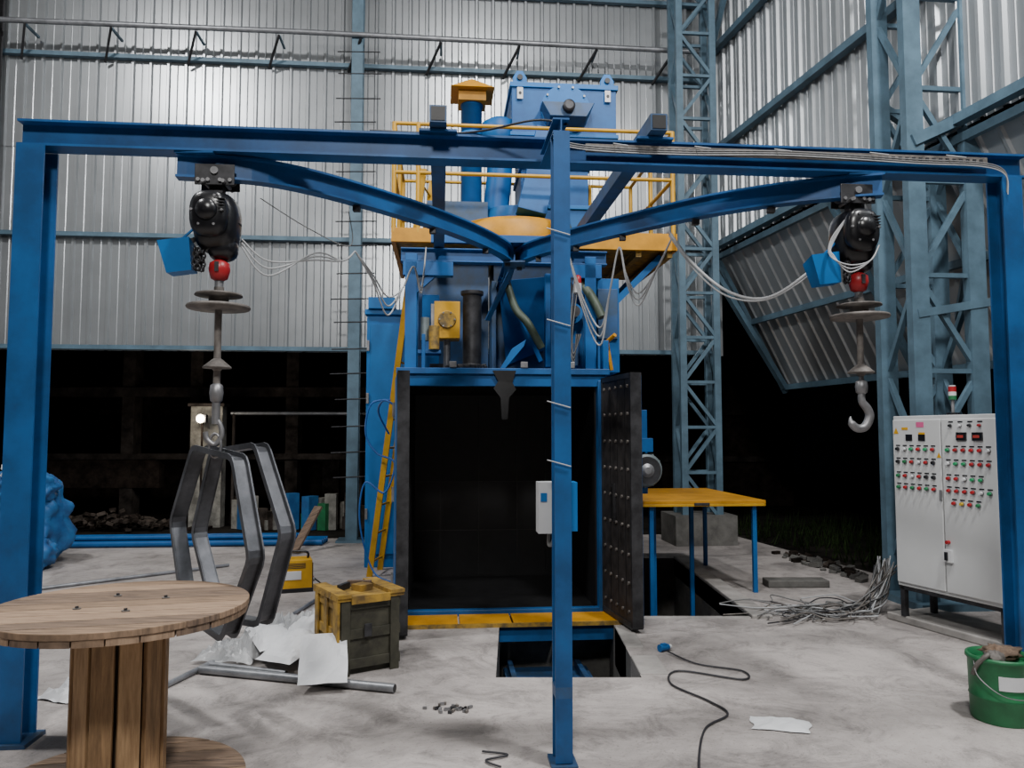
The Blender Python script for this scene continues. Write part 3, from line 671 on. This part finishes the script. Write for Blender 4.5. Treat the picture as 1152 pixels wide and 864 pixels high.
p.done(K)
p=B('tower_light',MK); x,y=.42,.16
p.cyl((x,y,1.64),(x,y,1.66),.045,BLK2); p.cyl((x,y,1.66),(x,y,1.76),.012,STEEL); p.cyl((x,y,1.76),(x,y,1.79),.028,GREEN); p.cyl((x,y,1.79),(x,y,1.82),.028,WHITE); p.cyl((x,y,1.82),(x,y,1.86),.028,RED); p.cyl((x,y,1.86),(x,y,1.87),.024,WHITE); p.done(K)
c=B('cable_heap')
for k in range(40):
    pts=[(3.2+random.uniform(-.05,.1),6.6+random.random()*.2,.30+random.random()*.15),(3.05+random.uniform(-.1,.1),6.55,.09+random.random()*.08)]
    x,y=3.0,6.5
    for j in range(5):
        x-=random.uniform(.0,.33); y+=random.uniform(-.20,.20); pts.append((x,y,.015+random.random()*.06))
    c.tube(cr(pts,5),.006,random.choice([CABLEG,CABLEG,CABLEW,CABLEW,RUSTY,CABLEB]),5)
c.done()

# ------------------------------------------------------------------ wooden cable drum
def disc(b,z0,z1,r,n=9):
    w=2*r/n; ms=[WOODA,WOODB,WOODC]
    for i in range(n):
        y0=-r+i*w+.003; y1=-r+(i+1)*w-.003; N=6
        xs0=[ (math.sqrt(max(0.0004,r*r-(y0+(y1-y0)*k/N)**2)), y0+(y1-y0)*k/N) for k in range(N+1)]
        poly=[(x,y) for x,y in xs0]+[(-x,y) for x,y in reversed(xs0)]
        m=len(poly); vs=[(x,y,z0) for x,y in poly]+[(x,y,z1) for x,y in poly]
        b.add(vs,[tuple(range(m))[::-1],tuple(range(m,2*m))]+[(k,(k+1)%m,m+(k+1)%m,m+k) for k in range(m)],ms[(i*5+i//3)%3])
S=empty('wooden_cable_drum'); MS=RZ(14,(-1.635,3.28,0))
HT=.79
p=B('top_flange',MS); disc(p,HT-.026,HT,.505); p.done(S,.003)
p=B('top_flange_batten_layer',MS@Matrix.Rotation(math.radians(90),4,'Z')); disc(p,HT-.052,HT-.027,.50); p.done(S)
p=B('bottom_flange',MS); disc(p,.028,.055,.505); p.done(S,.003)
p=B('bottom_flange_batten_layer',MS@Matrix.Rotation(math.radians(90),4,'Z')); disc(p,.003,.027,.50); p.done(S)
p=B('barrel_staves',MS)
ns=11
for k in range(ns):
    a=2*math.pi*k/ns; rr=.165+.010*random.random(); p.box((rr*math.cos(a),rr*math.sin(a),(HT+.003)/2),(.022,.084,HT-.056-.053),WOODV if k%2 else WOODV2,(0,0,math.degrees(a)+random.uniform(-4,4)))
p.cyl((0,0,.056),(0,0,HT-.053),.145,WOODG); p.done(S,.003)
p=B('bolts_and_plates',MS)
for a in (0.4,1.9,3.6,5.0): p.cyl((.17*math.cos(a),.17*math.sin(a),HT),(.17*math.cos(a),.17*math.sin(a),HT+.012),.007,DARKST,n=8); p.cyl((.17*math.cos(a),.17*math.sin(a),HT),(.17*math.cos(a),.17*math.sin(a),HT+.004),.016,RUSTY,n=16)
p.done(S)

C=B('wooden_crate',RZ(33,(-1.01,5.12,0)))
W,D,H=.39,.40,.46
C.bb((-W/2,-D/2,.04),(W/2,D/2,H),CRG)
C.bb((-W/2-.004,-D/2+.002,.05),(-W/2,D/2-.002,H-.01),CRY)
for z in (.07,.25,H-.03):
    C.bb((-W/2-.012,-D/2-.012,z-.03),(W/2+.012,-D/2,z+.03),CRG); C.bb((-W/2-.014,-D/2,z-.03),(-W/2-.004,D/2,z+.03),CRY)
for x in (-W/2+.03,W/2-.03): C.bb((x-.03,-D/2-.022,.0),(x+.03,-D/2-.012,H+.01),CRG)
C.bb((-W/2-.027,-D/2-.025,0),(-W/2-.01,-D/2+.02,H+.01),CRY)
for y in (-D/2+.03,D/2-.03,0): C.bb((-W/2-.026,y-.03,.0),(-W/2-.014,y+.03,H+.01),CRY)
for k in range(4): C.bb((-W/2-.03,-D/2-.03+k*.115,H),(W/2+.03,-D/2+.075+k*.115,H+.02),CRY)
C.bb((-W/2-.03,-D/2-.04,H+.02),(-W/2+.06,D/2+.03,H+.045),CRY); C.bb((W/2-.07,-D/2-.04,H+.02),(W/2+.03,D/2+.03,H+.045),CRY)
C.bb((-W/2+.06,-D/2-.042,H-.02),(W/2-.07,-D/2-.03,H+.03),CRY)
C.box((-.02,-D/2-.026,.27),(.05,.01,.08),DARKST); C.box((.02,-.02,H+.04),(.1,.1,.04),CRY,(0,0,20)); C.box((-.08,.05,H+.04),(.12,.03,.04),DARKST,(0,0,40)); C.box((.05,.1,H+.04),(.16,.03,.04),WOODC,(0,0,-30))
C.box((0,0,.02),(.36,.36,.04),CRG)
C.done(None,.003)
Wm=B('welding_machine',RZ(20,(-2.10,7.5,0)))
Wm.bb((-.16,-.13,.03),(.16,.13,.30),YEL); Wm.bb((-.17,-.135,.0),(.17,.135,.04),BLK2); Wm.bb((.16,-.12,.04),(.17,.12,.27),BLK2); Wm.bb((-.09,-.136,.12),(.06,-.13,.2),WHITE)
for k in range(4): Wm.bb((-.12,-.134,.225+k*.014),(.10,-.13,.231+k*.014),BLK2)
Wm.tube(cr([(-.13,0,.30),(-.11,0,.36),(.11,0,.36),(.13,0,.30)],5),.012,BLK2,8); Wm.cyl((.17,.03,.1),(.19,.03,.1),.02,RED); Wm.cyl((.17,-.04,.1),(.19,-.04,.1),.02,STEEL)
Wm.tube(cr([(.19,.03,.1),(.3,0,.02),(.4,-.2,.01),(.25,-.3,.01)],6),.008,CABLEB,6)
Wm.done(None,.006)
for a,b,r in (((-1.95,4.92,.028),(-.68,4.56,.028),.026),((-2.05,4.60,.02),(-1.70,6.2,.02),.018),((-1.85,5.9,.02),(-1.75,7.0,.02),.016),((-1.78,5.75,.02),(-1.38,6.5,.02),.018),((-4.6,7.4,.02),(-3.2,8.8,.02),.018),((-1.95,5.05,.02),(-1.40,4.87,.02),.018)):
    c=B('steel_pipe'); c.cyl(a,b,r,GALV); d=(V(b)-V(a)).normalized(); c.cyl(V(b)-d*.004,V(b)+d*.002,r*.8,BLACK); c.done()
c=B('wooden_plank_offcut'); c.bar((-2.72,9.7,.03),(-2.52,10.1,.55),.12,.03,WOODC); c.done()
c=B('plastic_packaging')
c.cloth((-1.60,5.40,0),.55,.5,20,PLAST,1,.22,.02,30,9,.12)
c.cloth((-1.85,5.25,0),.4,.35,-10,PLAST,2,.12,.02,26,9,.04)
c.cloth((-1.45,5.60,0),.40,.3,40,PLAST,3,.18,.02,26,9,.12)
c.cloth((-1.13,4.70,0.0),.28,.34,12,PAPER,4,.03,.06,14,5,.01,.06,.20)
c.cloth((-1.42,5.05,0.06),.28,.36,-25,PAPER,6,.05,.02,14,5,.05,.06,.10)
c.cloth((-1.60,5.22,0.08),.26,.34,35,PAPER,9,.05,.03,14,5,.06,.06,.08)
c.cloth((-1.36,5.32,0.12),.26,.30,60,PAPER,12,.06,.03,14,6,.10,.1)
c.cloth((-1.72,5.46,0.06),.24,.30,10,PAPER,13,.06,.03,14,6,.08,.1)
c.done()
c=B('plastic_sheet_scrap'); c.cloth((-2.45,4.50,0),.4,.25,-20,PAPER,7,.10,.005,18,8,.02,.4); c.done()
c=B('paint_bucket',RZ(10,(2.585,4.16,0)))
c.lathe((0,0,0),[(.140,.0),(.145,.01),(.148,.12),(.152,.125),(.148,.13),(.152,.31),(.162,.315),(.160,.335),(.147,.335),(.142,.29)],GREEN,36)
c.lathe((0,0,.28),[(.14,0),(.02,.01)],CABLEB,24)
c.blob((.03,.02,.335),(.09,.08,.035),WOODC,4,.3,4,24); c.blob((-.06,-.03,.33),(.05,.05,.03),RUSTY,6,.3,4,18); c.tube(cr([(-.1,0,.32),(-.13,-.07,.355),(-.16,-.03,.30),(-.165,0,.24)],5),.012,RUSTY,6)
c.sweep([(.153*math.cos(math.radians(a)),.153*math.sin(math.radians(a)),.22) for a in range(225,300,5)],[(-.0015,-.035),(.0015,-.035),(.0015,.035),(-.0015,.035)],PAPER)
c.tube(cr([(-.158,0,.31),(-.175,-.05,.24),(-.12,-.14,.17),(0,-.17,.15),(.12,-.14,.17),(.158,0,.31)],6),.003,STEEL,5)
c.done()
c=B('power_cable')
c.tube(cr([(1.06,5.35,.02),(1.2,5.1,.01),(1.45,4.95,.01),(1.40,4.78,.01),(1.05,4.95,.01),(.95,4.7,.01),(1.1,4.4,.01),(1.15,4.2,.01),(.98,4.0,.01),(.85,3.6,.01),(.80,3.3,.01)],8),.006,CABLEB,6)
c.done()
c=B('power_cable'); c.tube(cr([(-.05,3.55,.01),(-.12,3.62,.01),(-.02,3.68,.01),(-.14,3.72,.01)],8),.005,CABLEB,6); c.done()
c=B('industrial_plug',RZ(30,(1.05,5.42,0))); c.cyl((-.04,0,.025),(.04,0,.025),.025,BLUEM,.02); c.box((0,0,.042),(.04,.03,.02),BLUEM); c.cyl((.04,0,.025),(.06,0,.025),.016,WHITE); c.done()
c=B('paper_bag'); c.cloth((1.38,4.06,0),.28,.17,-15,PAPER,11,.03,.005,16,5,.01); c.done()
c=B('bolts_and_debris')
for k in range(26):
    x=-.34+random.gauss(0,.06); y=4.30+random.gauss(0,.04); c.box((x,y,.008),(random.uniform(.01,.04),.012,.014),random.choice([STEEL,RUSTY,DARKST]),(0,0,random.random()*180))
c.done()
c=B('broken_concrete_edge')
for k in range(60):
    y=random.uniform(7.9,9.9); x=wallX(y)-random.random()*.35+.05; s=random.uniform(.03,.09); c.box((x,y,s*.3),(s*1.5,s,s*.6),random.choice([CONCD,CONCD,RUB,BRICKD]),(random.uniform(-20,20),random.uniform(-20,20),random.random()*180))
c.done()

# ------------------------------------------------------------------ lights, world, camera
def area(name,loc,tgt,size,e,col=(1,1,1)):
    l=bpy.data.lights.new(name,'AREA'); l.energy=e; l.size=size; l.color=col; l.shape='DISK'
    o=bpy.data.objects.new(name,l); o.location=loc; o.rotation_euler=(V(tgt)-V(loc)).to_track_quat('-Z','Y').to_euler(); bpy.context.scene.collection.objects.link(o)
area('high_bay_light_1',(-6.0,4.0,9.4),(-4.0,6.5,0),.7,510,(.99,.985,.98))
area('high_bay_light_2',(3.2,1.5,8.8),(1.8,5.0,0),.7,620,(.99,.985,.98))
area('high_bay_light_3',(0.3,4.2,9.8),(0.2,6.8,0),.7,320,(.99,.985,.98))
area('high_bay_light_4',(-.5,-2.0,7.0),(0,8,2.5),1.0,400,(1,.98,.95))
w=bpy.data.worlds.new('night'); bpy.context.scene.world=w; w.use_nodes=True
w.node_tree.nodes['Background'].inputs[0].default_value=(.3,.35,.45,1); w.node_tree.nodes['Background'].inputs[1].default_value=0.0015
cam=bpy.data.cameras.new('camera'); cam.lens=27.03; cam.sensor_width=36; cam.clip_end=100
o=bpy.data.objects.new('camera',cam); o.location=(0,0,1.5); o.rotation_euler=(math.radians(93.7),0,0); bpy.context.scene.collection.objects.link(o)
bpy.context.scene.camera=o
